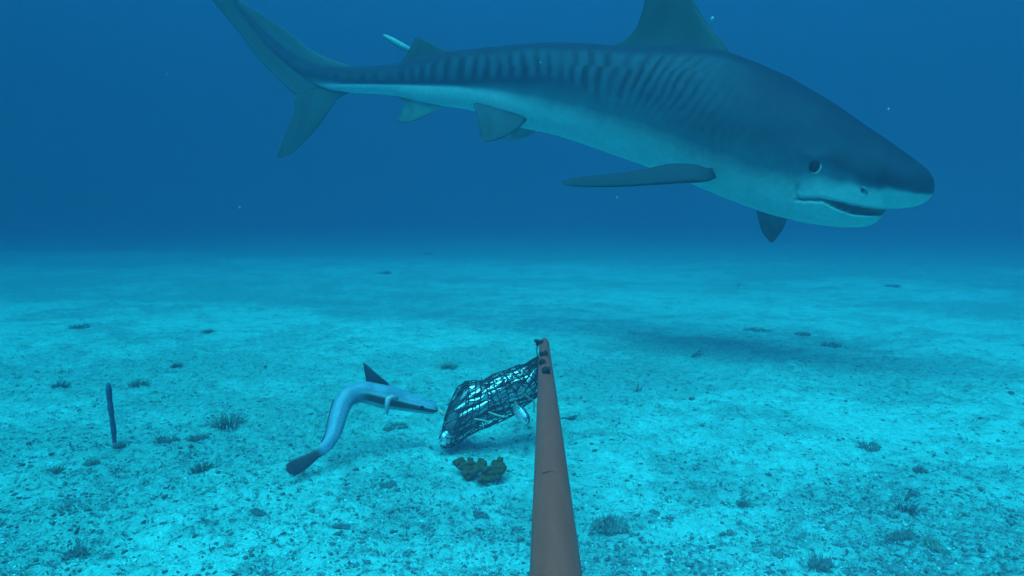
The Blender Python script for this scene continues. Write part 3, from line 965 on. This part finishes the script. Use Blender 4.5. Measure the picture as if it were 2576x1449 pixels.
# ------------------------------------------------------------------ bait fish
def bait_fish(pts_axis, L, H, up, seed, label, group=None, tail=True):
    """silver bait fish along a 3D polyline (head first)"""
    rr = random.Random(seed); m, n = 22, 12
    A = np.asarray(pts_axis, float)
    s = np.linspace(0, 1, len(A)); u = np.linspace(0, 1, m)
    P_ = np.stack([pchip(s, A[:, k], u) for k in range(3)], 1)
    prof = np.interp(u, [0, .04, .12, .25, .42, .6, .8, .88, .94, 1.0], [.08, .42, .72, .95, 1.0, .84, .42, .26, .55, .95])
    wid = np.interp(u, [0, .04, .12, .3, .5, .7, .86, .92, 1.0], [.06, .3, .48, .55, .5, .36, .14, .06, .03])
    T_ = np.gradient(P_, axis=0); T_ /= np.linalg.norm(T_, axis=1, keepdims=True)
    v = []; c = []
    for i in range(m):
        b_ = unit(up - T_[i] * (np.asarray(up) @ T_[i])); a_ = np.cross(T_[i], b_)
        for j in range(n):
            t = 2 * math.pi * j / n
            v.append(P_[i] + (b_ * math.sin(t) * prof[i] + a_ * math.cos(t) * wid[i]) * H)
            y = math.sin(t)
            g = 0.85 + 0.3 * rr.random()
            bk = np.array([0.03, 0.09, 0.13]); sd = np.array([0.55, 0.78, 0.84]); be = np.array([0.7, 0.9, 0.92])
            cc = bk if y > 0.62 else (be if y < -0.1 else bk * max((y - 0.25) / 0.37, 0) + sd * (1 - max((y - 0.25) / 0.37, 0)))
            if u[i] > 0.9: cc = np.array([0.10, 0.13, 0.13])
            c.append(cc * g)
    o = empty('bait_fish', P_[m // 2])
    k = MB().add(v, loft_faces(m, n), c)
    bo = k.build('body', M['silver'], o)
    e0 = P_[2]; b_ = unit(up - T_[2] * (np.asarray(up) @ T_[2])); a_ = np.cross(T_[2], b_)
    for sg in (1, -1):
        cen = P_[3] + a_ * sg * wid[3] * H * 0.80 + b_ * 0.22 * H
        ey = MB().add(*disc(cen, a_ * sg, b_, H * .26, H * .26, H * .07, 14, 3)).build('eye', M['eye_pale'], o)
        pu = MB().add(*disc(cen + a_ * sg * 0.0008, a_ * sg, b_, H * .15, H * .15, H * .075, 14, 3)).build('pupil', M['eye_dark'])
        pu.location = Vector(pu.location) - Vector(o.location); pu.parent = ey
    tag(o, label, 'fish', group)
    return o


# dark core added inside the bag to paint shade into the gaps
mv = [bag_pt(u, a, 0.74) for u in np.linspace(0.05, 0.97, 30) for a in np.linspace(0, 2 * math.pi, 20, endpoint=False)]
MB().add(mv, loft_faces(30, 20)).build('shade_core', plain('shade_core', (0.05, 0.13, 0.16), 0.6, 70, 0.7, 0.8, 0.01), bag)
fid = 0
ROWS = [(-0.25, 'on the far upper edge'), (0.10, 'along the very top'), (0.45, 'high on the near flank'), (0.78, 'well above the middle'), (1.10, 'just above the middle'), (1.42, 'along the middle'),
        (1.74, 'just below the middle'), (2.08, 'low on the near flank'), (2.45, 'near the lower edge')]
ENDS = ['by the pole', 'half way along', 'at the low end']
for row, (ang, rw) in enumerate(ROWS):
    for e_i, uc in enumerate((0.27, 0.52, 0.76)):
        if row in (0, 1, 9) and e_i == 0: continue
        uc += random.uniform(-.05, .05)
        L = random.uniform(0.15, 0.20)
        u0, u1 = max(uc - L, 0.04), min(uc + L, 0.97)
        da = random.uniform(-.5, .5)
        us = np.linspace(u0, u1, 6)
        kk = random.uniform(0.84, 0.92)
        pts = [bag_pt(u, ang + da * (u - uc) * 3, kk) for u in us]
        if random.random() < 0.5: pts = pts[::-1]
        ctr = bag_pt(uc, 0, 0.0)
        outw = unit(bag_pt(uc, ang, 1) - ctr)
        axd = unit(pts[-1] - pts[0])
        upv = unit(np.cross(axd, outw)); upv = upv if upv[2] > 0 else -upv
        upv = unit(upv + outw * random.uniform(-.5, .5))
        bait_fish(pts, 0.2, random.uniform(0.0095, 0.0125), upv, 50 + fid, 'bait fish %s of the net bag, %s' % (rw, ENDS[e_i]), 'bait fish inside the bag')
        fid += 1
# the fish whose head droops out under the bag
bait_fish([W(1328, 1067, 1.926), W(1322, 1056, 1.931), W(1312, 1042, 1.942), W(1298, 1026, 1.958), W(1280, 1012, 1.969), W(1262, 1004, 1.980)], 0.1, 0.020, np.array([0.75, -0.2, 0.6]), 99,
          'bait fish with ringed eye whose head droops out under the bag')
# a fish nose at the low end of the bag
bait_fish([W(1106, 1116, 1.899), W(1116, 1107, 1.899), W(1128, 1094, 1.910), W(1142, 1080, 1.921), W(1160, 1064, 1.937), W(1178, 1048, 1.947)], 0.1, 0.022, np.array([-0.6, 0.1, 0.75]), 98,
          'bait fish filling the lowest corner of the net bag, nose down')


# scraps of fin and gut that poke through the net
SCR = [([(1325, 970), (1318, 985), (1328, 1000), (1345, 1008)], 0.0045, 'pale curled fish scrap hanging on the bag beside the pole'),
       ([(1295, 1010), (1303, 1024), (1318, 1030), (1330, 1033)], 0.0035, 'pale fish scrap poking from the bag above the drooping head'),
       ([(1228, 1036), (1245, 1043), (1262, 1048), (1280, 1049)], 0.0035, 'thin pale scrap sticking out of the lower middle of the bag'),
       ([(1192, 1054), (1208, 1056), (1225, 1060), (1236, 1061)], 0.0032, 'thin pale scrap on the lower edge of the bag near its low end'),
       ([(1212, 1062), (1216, 1072), (1217, 1080)], 0.0030, 'short pale scrap dangling straight down from the bag edge'),
       ([(1160, 985), (1152, 978), (1143, 974)], 0.0034, 'dark torn tail fin poking from the upper end of the bag'),
       ([(1213, 980), (1212, 962), (1211, 948)], 0.0026, 'dark spine standing upright from the top of the bag'),
       ([(1119, 1046), (1110, 1036), (1103, 1028)], 0.0050, 'pale shred of bait between the remora mouth and the bag'),
       ([(1342, 1005), (1344, 1020), (1341, 1040)], 0.0040, 'grey shred hanging below the bag close to the pole')]
for i, (pl, rad, lab) in enumerate(SCR):
    pr = resample([(a, b_) for a, b_ in pl], 12)
    pts = []
    for a, b_ in pr:
        iu = int(np.argmin(np.abs(br[:, 0] - a))); pts.append(W(a, b_, br[iu, 3] - BH[iu] * (0.75 if i not in (5, 6, 7) else 0.1)))
    if i == 7: pts = [W(a, b_, 1.915) for a, b_ in pr]
    rr_ = rad * np.sin(np.linspace(0.5, math.pi - 0.15, 12))
    v, f = tube(pts, rr_, 7, 0.3)
    o = MB().add(v, f).build('fish_scrap', M['weed'] if i in (5, 6) else M['scrap'])
    tag(o, lab, 'scrap')

# ------------------------------------------------------------------ sea rod
g, gd = G(288, 1119)
rd = MB()
topp = W(273, 963, gd - 0.02)
q = np.linspace(0, 1, 26)
base = g - np.array([0, 0, 0.03])
pts = [base + (topp - base) * t + np.array([0.0015 * math.sin(5 * t), 0.001 * math.sin(7 * t), 0]) for t in q]
rr_ = [0.0076 * (0.85 + 0.25 * t + 0.10 * math.sin(23 * t) + 0.07 * random.uniform(-1, 1)) for t in q]; rr_[-1] *= 0.45; rr_[-2] *= 0.85
v, f = tube(pts, rr_, 14, 0.14)
rd.add(v, f)
sr = rd.build('sea_rod', M['rod'], origin=g)
tag(sr, 'dark blue sea rod standing upright alone on the sand', 'coral')

# ------------------------------------------------------------------ green sponge
g, gd = G(1206, 1213)
sponge = empty('green_sponge', g)
tag(sponge, 'dark green lobed sponge on the sand under the bait bag', 'sponge')
LB = [(1150, 1164, 9), (1160, 1158, 8), (1168, 1170, 11), (1158, 1174, 8), (1176, 1182, 11), (1186, 1166, 8), (1183, 1157, 7), (1170, 1192, 9), (1178, 1202, 8), (1190, 1190, 9), (1192, 1176, 9), (1200, 1182, 8),
      (1204, 1170, 8), (1210, 1160, 8), (1216, 1166, 9), (1212, 1178, 9), (1222, 1182, 10), (1232, 1190, 10), (1240, 1178, 9), (1246, 1166, 9), (1254, 1174, 10), (1262, 1168, 7), (1268, 1176, 7), (1258, 1156, 7), (1250, 1188, 10),
      (1214, 1202, 9), (1226, 1206, 9), (1240, 1204, 9), (1252, 1200, 8), (1208, 1208, 7), (1262, 1186, 7)]
for i, (a, b_, rp) in enumerate(LB):
    bm = bmesh.new(); bmesh.ops.create_icosphere(bm, subdivisions=2, radius=1.0)
    d_ = gd + 0.045 - (b_ - 1158) / 55 * 0.08 + random.uniform(-.012, .012)
    c_ = W(a, b_, d_); R_ = rp / FPX * d_ * 1.18
    ph = np.array([random.uniform(0, 9) for _ in range(3)])
    vv = []
    for vx in bm.verts:
        p = np.array(vx.co)
        s = 1 + 0.20 * math.sin(3.1 * p[0] + ph[0]) * math.sin(3.7 * p[1] + ph[1]) + 0.12 * math.sin(6.3 * p[2] + ph[2]) * math.sin(5.1 * p[0] + ph[1])
        q_ = p * s
        if p[2] > 0.6: q_[2] -= 0.35 * (p[2] - 0.6) * 1.6     # dimpled tops
        vv.append(c_ + q_ * R_ * np.array([1, 1, 0.95]))
    ff = [tuple(v_.index for v_ in f_.verts) for f_ in bm.faces]; bm.free()
    MB().add(vv, ff).build('lobe', M['sponge'], sponge)

# ------------------------------------------------------------------ weed tufts, one by one
def tuft(px, py, wpx, hpx, kind, label, mat='weed', nblade=None, name='weed_tuft', cat='seaweed', seed=None):
    g, gd = G(px, py)
    rr = random.Random(seed if seed is not None else int(px * 3 + py))
    mb = MB(); s = gd / FPX; w = wpx * s / 2; h = hpx * s
    if kind == 'fingers':
        n_ = nblade or 7
        for k in range(n_):
            x = rr.uniform(-1, 1); b0 = g + np.array([x * w * 0.5, rr.uniform(-.3, .3) * w, -0.01])
            hh_ = h * rr.uniform(0.4, 1.0) * (1 - 0.4 * abs(x)); lean_ = x * w * rr.uniform(0.3, 0.9)
            pts = [b0 + np.array([lean_ * t**1.5 + 0.08 * w * math.sin(4 * t + k), rr.uniform(-.02, .02) * h, hh_ * t]) for t in np.linspace(0, 1, 7)]
            v, f = tube(pts, np.linspace(1, 0.35, 7) * max(0.035 * h, 0.0035), 6, 0.3); mb.add(v, f)
        for k in range(14):
            a = rr.uniform(0, 6.28); r_ = rr.uniform(0, 1)
            b0 = g + np.array([math.cos(a) * w * r_, math.sin(a) * w * r_, -0.005])
            pts = [b0, b0 + np.array([rr.uniform(-.1, .1) * w, 0, h * .14]), b0 + np.array([rr.uniform(-.3, .3) * w, 0, h * .22])]
            v, f = tube(pts, [0.035 * h, 0.03 * h, 0.01 * h], 5); mb.add(v, f)
    elif kind == 'bush':
        n_ = nblade or 110
        for k in range(n_):
            a = rr.uniform(0, 6.28); r_ = rr.random()**0.6
            b0 = g + np.array([math.cos(a) * w * r_ * .75, math.sin(a) * w * r_ * .6, -0.005])
            out_ = np.array([math.cos(a), math.sin(a), 0]) * w * rr.uniform(.1, .55)
            hh_ = h * rr.uniform(.35, 1.0) * (1 - .55 * r_)
            cv = np.array([rr.uniform(-1, 1), rr.uniform(-1, 1), 0]) * w * .2
            pts = [b0, b0 + out_ * .35 + cv * .6 + np.array([0, 0, hh_ * .55]), b0 + out_ + cv * .2 + np.array([0, 0, hh_])]
            r0_ = max(0.0011, 0.020 * h)
            v, f = tube(pts, [r0_, r0_ * 1.1, r0_ * .5], 4, 0.4); mb.add(v, f)
    elif kind == 'mat':
        n_ = nblade or 130
        for k in range(n_):
            a = rr.uniform(0, 6.28); r_ = rr.random()**0.5
            b0 = g + np.array([math.cos(a) * w * r_, math.sin(a) * w * r_ * .8, 0.0])
            b0[2] = float(ground_h(b0[0], b0[1])) + h * .1
            d_ = np.array([rr.uniform(-1, 1), rr.uniform(-1, 1), rr.uniform(0, .9)]) * h * .55
            r0_ = max(0.0014, 0.05 * h) * rr.uniform(.5, 1.2)
            v, f = tube([b0 - d_ * .5, b0, b0 + d_ * .5 + np.array([0, 0, h * .3])], [r0_ * .5, r0_, r0_ * .4], 5, 0.5); mb.add(v, f)
    elif kind == 'twig':
        for k in range(nblade or 4):
            x = (k + .5) / (nblade or 4) * 2 - 1
            pts = [g + np.array([-w * .9, 0, 0.004]), g + np.array([-w * .2, 0.01, h * (.18 + .1 * x)]), g + np.array([w * (.35 + .3 * rr.random()), rr.uniform(-.02, .02), h * (.25 + .35 * rr.random())]),
                   g + np.array([w * (.7 + .3 * rr.random()), rr.uniform(-.03, .03), h * (.35 + .65 * rr.random())])]
            v, f = tube(pts, [.0032, .003, .0024, .0012], 6, .2); mb.add(v, f)
    elif kind == 'lump':
        for k in range(nblade or 22):
            a = rr.uniform(0, 6.28); r_ = rr.random()
            b0 = g + np.array([math.cos(a) * w * r_ * .7, math.sin(a) * w * r_ * .5, h * .25 * rr.random()])
            R_ = h * rr.uniform(.12, .30)
            d_ = unit(np.array([rr.uniform(-1, 1), rr.uniform(-1, 1), rr.uniform(-.3, .6)])) * R_
            v, f = tube([b0 - d_, b0 - d_ * .6, b0, b0 + d_ * .6, b0 + d_], [R_ * .2, R_ * .75, R_, R_ * .7, R_ * .2], 7, 0.45); mb.add(v, f)
    o = mb.build(name, M[mat], origin=g)
    tag(o, label, cat)
    return o


T_LIST = [
    (970, 690, 34, 15, 'bush', 'dark bushy tuft alone on pale sand far beyond the remora'),
    (1857, 720, 38, 22, 'fingers', 'small dark branching tuft on bright sand below the shark throat'),
    (446, 922, 30, 18, 'bush', 'small dark tuft on pale sand up the slope from the sea rod'),
    (1608, 980, 40, 36, 'fingers', 'dark tuft of upright spiky fingers to the right of the bag pole'),
    (1128, 926, 52, 24, 'bush', 'grey-green bushy tuft behind the remora and the bag'),
    (2285, 1284, 92, 40, 'bush', 'broad dark tuft in the lower right of the sand'),
    (2290, 1262, 26, 48, 'twig', 'wispy stalk rising behind the broad dark tuft at lower right'),
    (575, 1072, 90, 52, 'bush', 'large feathery grey tuft between the sea rod and the remora'),
    (1905, 832, 68, 12, 'mat', 'dark flat weed mat at the far edge of the shark shadow'),
    (1752, 898, 34, 36, 'twig', 'faint upright wisps of weed inside the shark shadow'),
    (2245, 722, 40, 14, 'bush', 'faint tuft on distant sand beneath the shark snout'),
    (190, 1402, 56, 28, 'mat', 'dark weed clump at the bottom left of the seabed'),
    (524, 838, 34, 18, 'bush', 'small branching tuft on the left half beyond the sea rod'),
    (152, 972, 42, 24, 'bush', 'low dark tuft near the left edge beyond the sea rod'),
    (348, 968, 54, 26, 'bush', 'soft olive tuft on the sand just right of the sea rod top'),
    (1740, 1004, 18, 14, 'lump', 'small dark blob of debris right of the spiky tuft'),
    (2442, 1206, 28, 16, 'lump', 'small dark ring of rubble near the right edge'),
    (2314, 1190, 34, 24, 'bush', 'small rounded tuft above the broad dark tuft at lower right'),
    (2065, 1425, 60, 34, 'mat', 'dark crooked weed streak near the bottom edge, right half'),
    (995, 1076, 62, 16, 'mat', 'dark flat strip of debris under the remora head'),
    (1428, 1056, 66, 18, 'twig', 'thin dark branched twig lying on sand behind the pole'),
    (2185, 1125, 60, 18, 'mat', 'flat dark patch of weed in the right middle of the sand'),
    (510, 1186, 66, 34, 'bush', 'dense dark tuft down the slope between sea rod and remora tail'),
    (300, 1135, 34, 16, 'bush', 'low dark scrap of weed at the foot of the sea rod'),
    (420, 1112, 60, 20, 'mat', 'dark weed strip on the sand right of the sea rod foot'),
    (500, 1106, 50, 22, 'mat', 'dark weed clump midway between sea rod foot and remora'),
    (2265, 1352, 70, 30, 'mat', 'ragged weed patch below the broad dark tuft'),
    (2350, 1368, 48, 22, 'mat', 'olive rubble lump right of the ragged weed patch'),
    (1535, 1330, 96, 36, 'mat', 'large ring of rubble and weed low down, right of the pole'),
    (1645, 1292, 40, 18, 'lump', 'small rubble heap above the large rubble ring'),
    (1870, 1268, 34, 22, 'bush', 'small weed sprig in the middle of the lower right sand'),
    (1310, 1360, 24, 20, 'lump', 'small dark pebble heap just left of the pole'),
    (2020, 845, 40, 12, 'mat', 'dark low weed line in the shark shadow below the head'),
    (1075, 640, 24, 9, 'bush', 'tiny distant tuft beyond the lone bushy tuft'),
    (880, 642, 26, 8, 'bush', 'tiny distant tuft on far sand left of the lone bushy tuft'),
    (300, 626, 30, 10, 'bush', 'faint distant tuft near the far edge of the sand on the left'),
    (200, 822, 46, 14, 'mat', 'short dark weed streak on the distant left sand'),
    (140, 1180, 40, 24, 'bush', 'olive fuzzy tuft below and left of the sea rod'),
    (230, 1168, 36, 26, 'bush', 'olive fuzzy ball of weed beside the sea rod foot'),
    (2545, 990, 26, 10, 'lump', 'small dark blob on the sand at the right edge'),
    (2090, 870, 50, 14, 'mat', 'ragged dark weed at the right end of the shark shadow'),
    (1210, 1300, 40, 14, 'mat', 'thin weed scraps on the sand below the sponge'),
    (975, 1222, 40, 12, 'mat', 'dark weed scraps on the sand right of the remora tail'),
    (1840, 1345, 34, 24, 'lump', 'rough little rubble mound low in the right half'),
    (1960, 1400, 40, 22, 'lump', 'dark knobbly rubble near the bottom edge, right of the pole'),
    (650, 1290, 34, 14, 'mat', 'thin dark weed scraps low on the left half'),
    (860, 1330, 44, 16, 'mat', 'weed scraps low on the sand below the remora tail'),
]
for row in T_LIST:
    px, py, w_, h_, kd, lab = row
    olive = 'olive' in lab or 'grey-green' in lab or 'feathery' in lab
    tuft(px, py, w_, h_, kd, lab, 'weed2' if olive else 'weed',
         name={'twig': 'weed_twig', 'lump': 'rubble_heap'}.get(kd, 'weed_tuft'), cat={'lump': 'rubble'}.get(kd, 'seaweed'))

# ------------------------------------------------------------------ ground cover: turf algae and rubble (uncountable)
def scatter(n, near, far, bias):
    pts = []
    while len(pts) < n:
        k = n * 2
        d = 1.0 / rng.uniform(1 / far, 1 / near, k)
        x = rng.uniform(-1.0, 1.0, k) * d * 0.95
        a = algae_at(x, d)
        keep = rng.random(k) < np.clip(bias[0] + bias[1] * a, 0, 1)
        pts += list(zip(x[keep], d[keep]))
    pts = np.array(pts[:n])
    return np.column_stack([pts, ground_h(pts[:, 0], pts[:, 1])])


# turf: short curled filaments, one mesh
tp = scatter(17000, 1.05, 12.0, (0.03, 0.75))
nb_ = 7
q_ = np.repeat(tp, nb_, 0); K = len(q_)
sz = np.repeat(rng.uniform(0.004, 0.0125, len(tp)) * (0.8 + 0.06 * tp[:, 1]), nb_)
an = rng.uniform(0, 6.28, K); rad_ = rng.uniform(0, 1.6, K) * sz
b0 = q_ + np.column_stack([np.cos(an) * rad_, np.sin(an) * rad_, np.full(K, -0.002)])
d_ = np.column_stack([rng.normal(0, .8, K), rng.normal(0, .8, K), rng.uniform(.25, 1.0, K)]) * sz[:, None]
w_ = np.column_stack([-d_[:, 1], d_[:, 0], np.zeros(K)])
w_ = w_ / (np.linalg.norm(w_, axis=1, keepdims=True) + 1e-6) * (sz * rng.uniform(.10, .20, K))[:, None]
e_ = np.column_stack([w_[:, 0], w_[:, 1], -sz * .25])
tv = np.stack([b0 - w_, b0 + w_, b0 + d_ * .6 + w_ * .9, b0 + d_ + e_, b0 + d_ * .6 - w_ * .9], 1).reshape(-1, 3)
k5 = np.arange(K)[:, None] * 5
tf = np.concatenate([k5 + np.array([0, 1, 2]), k5 + np.array([0, 2, 4]), k5 + np.array([4, 2, 3])])
turf = mesh_obj('turf_algae', tv, tf, plain('turf', (0.025, 0.17, 0.20), 0.9, 20, 0.5, 0), origin=(0, 0, 0))
tag(turf, 'short dark turf algae scattered over the sand', kind='stuff')

bm = bmesh.new(); bmesh.ops.create_icosphere(bm, subdivisions=1, radius=1.0)
ico_v = np.array([v_.co[:] for v_ in bm.verts]); ico_f = np.array([[v_.index for v_ in f_.verts] for f_ in bm.faces]); bm.free()


def pebbles(n, near, far, bias, smin, smax, name, mat, label, sink=0.3):
    P_ = scatter(n, near, far, bias)
    sz = smin * (smax / smin)**rng.random(n)**1.6
    allv = []; allf = []
    for i in range(n):
        sc = sz[i] * np.array([rng.uniform(.6, 1.5), rng.uniform(.6, 1.5), rng.uniform(.35, .8)])
        jitter = 1 + 0.28 * rng.normal(0, 1, (len(ico_v), 1))
        a = rng.uniform(0, 6.28); c, s = math.cos(a), math.sin(a)
        v = ico_v * jitter * sc
        v = np.column_stack([v[:, 0] * c - v[:, 1] * s, v[:, 0] * s + v[:, 1] * c, v[:, 2]])
        allv.append(v + P_[i] + np.array([0, 0, sz[i] * (0.35 - sink)])); allf.append(ico_f + i * len(ico_v))
    o = mesh_obj(name, np.concatenate(allv), np.concatenate(allf), mat, origin=(0, 0, 0), smooth_shade=False)
    tag(o, label, kind='stuff')
    return o


pebbles(8000, 1.05, 7.5, (0.12, 0.6), 0.0016, 0.007, 'dark_rubble', plain('dark_rubble', (0.02, 0.11, 0.13), 0.9, 30, 0.6, 0), 'small dark rubble and shell bits strewn over the sand')
pebbles(5000, 1.05, 6.0, (0.4, 0.3), 0.0012, 0.004, 'pale_rubble', plain('pale_rubble', (0.10, 0.60, 0.64), 0.9, 30, 0.3, 0), 'small pale coral bits strewn over the sand')

# ------------------------------------------------------------------ drifting specks in the water
fb = MB()
SPK = [(1792, 47, 2.4, 4.6), (2235, 275, 2.6, 3.0), (603, 522, 2.8, 2.2), (1360, 157, 2.2, 1.8), (1552, 497, 2.4, 2.0), (420, 186, 2.6, 1.8), (1020, 470, 2.6, 1.4)]
for (a, b_, d_, rp) in SPK:
    c_ = W(a, b_, d_); R_ = rp / FPX * d_
    v = ico_v * R_ * np.array([1, .8, 1.3]) * (1 + .2 * rng.normal(0, 1, (len(ico_v), 1))) + c_
    fb.add(v, ico_f)
o = fb.build('drifting_specks', M['fleck'])
tag(o, 'tiny pale specks drifting in the open water', kind='stuff')
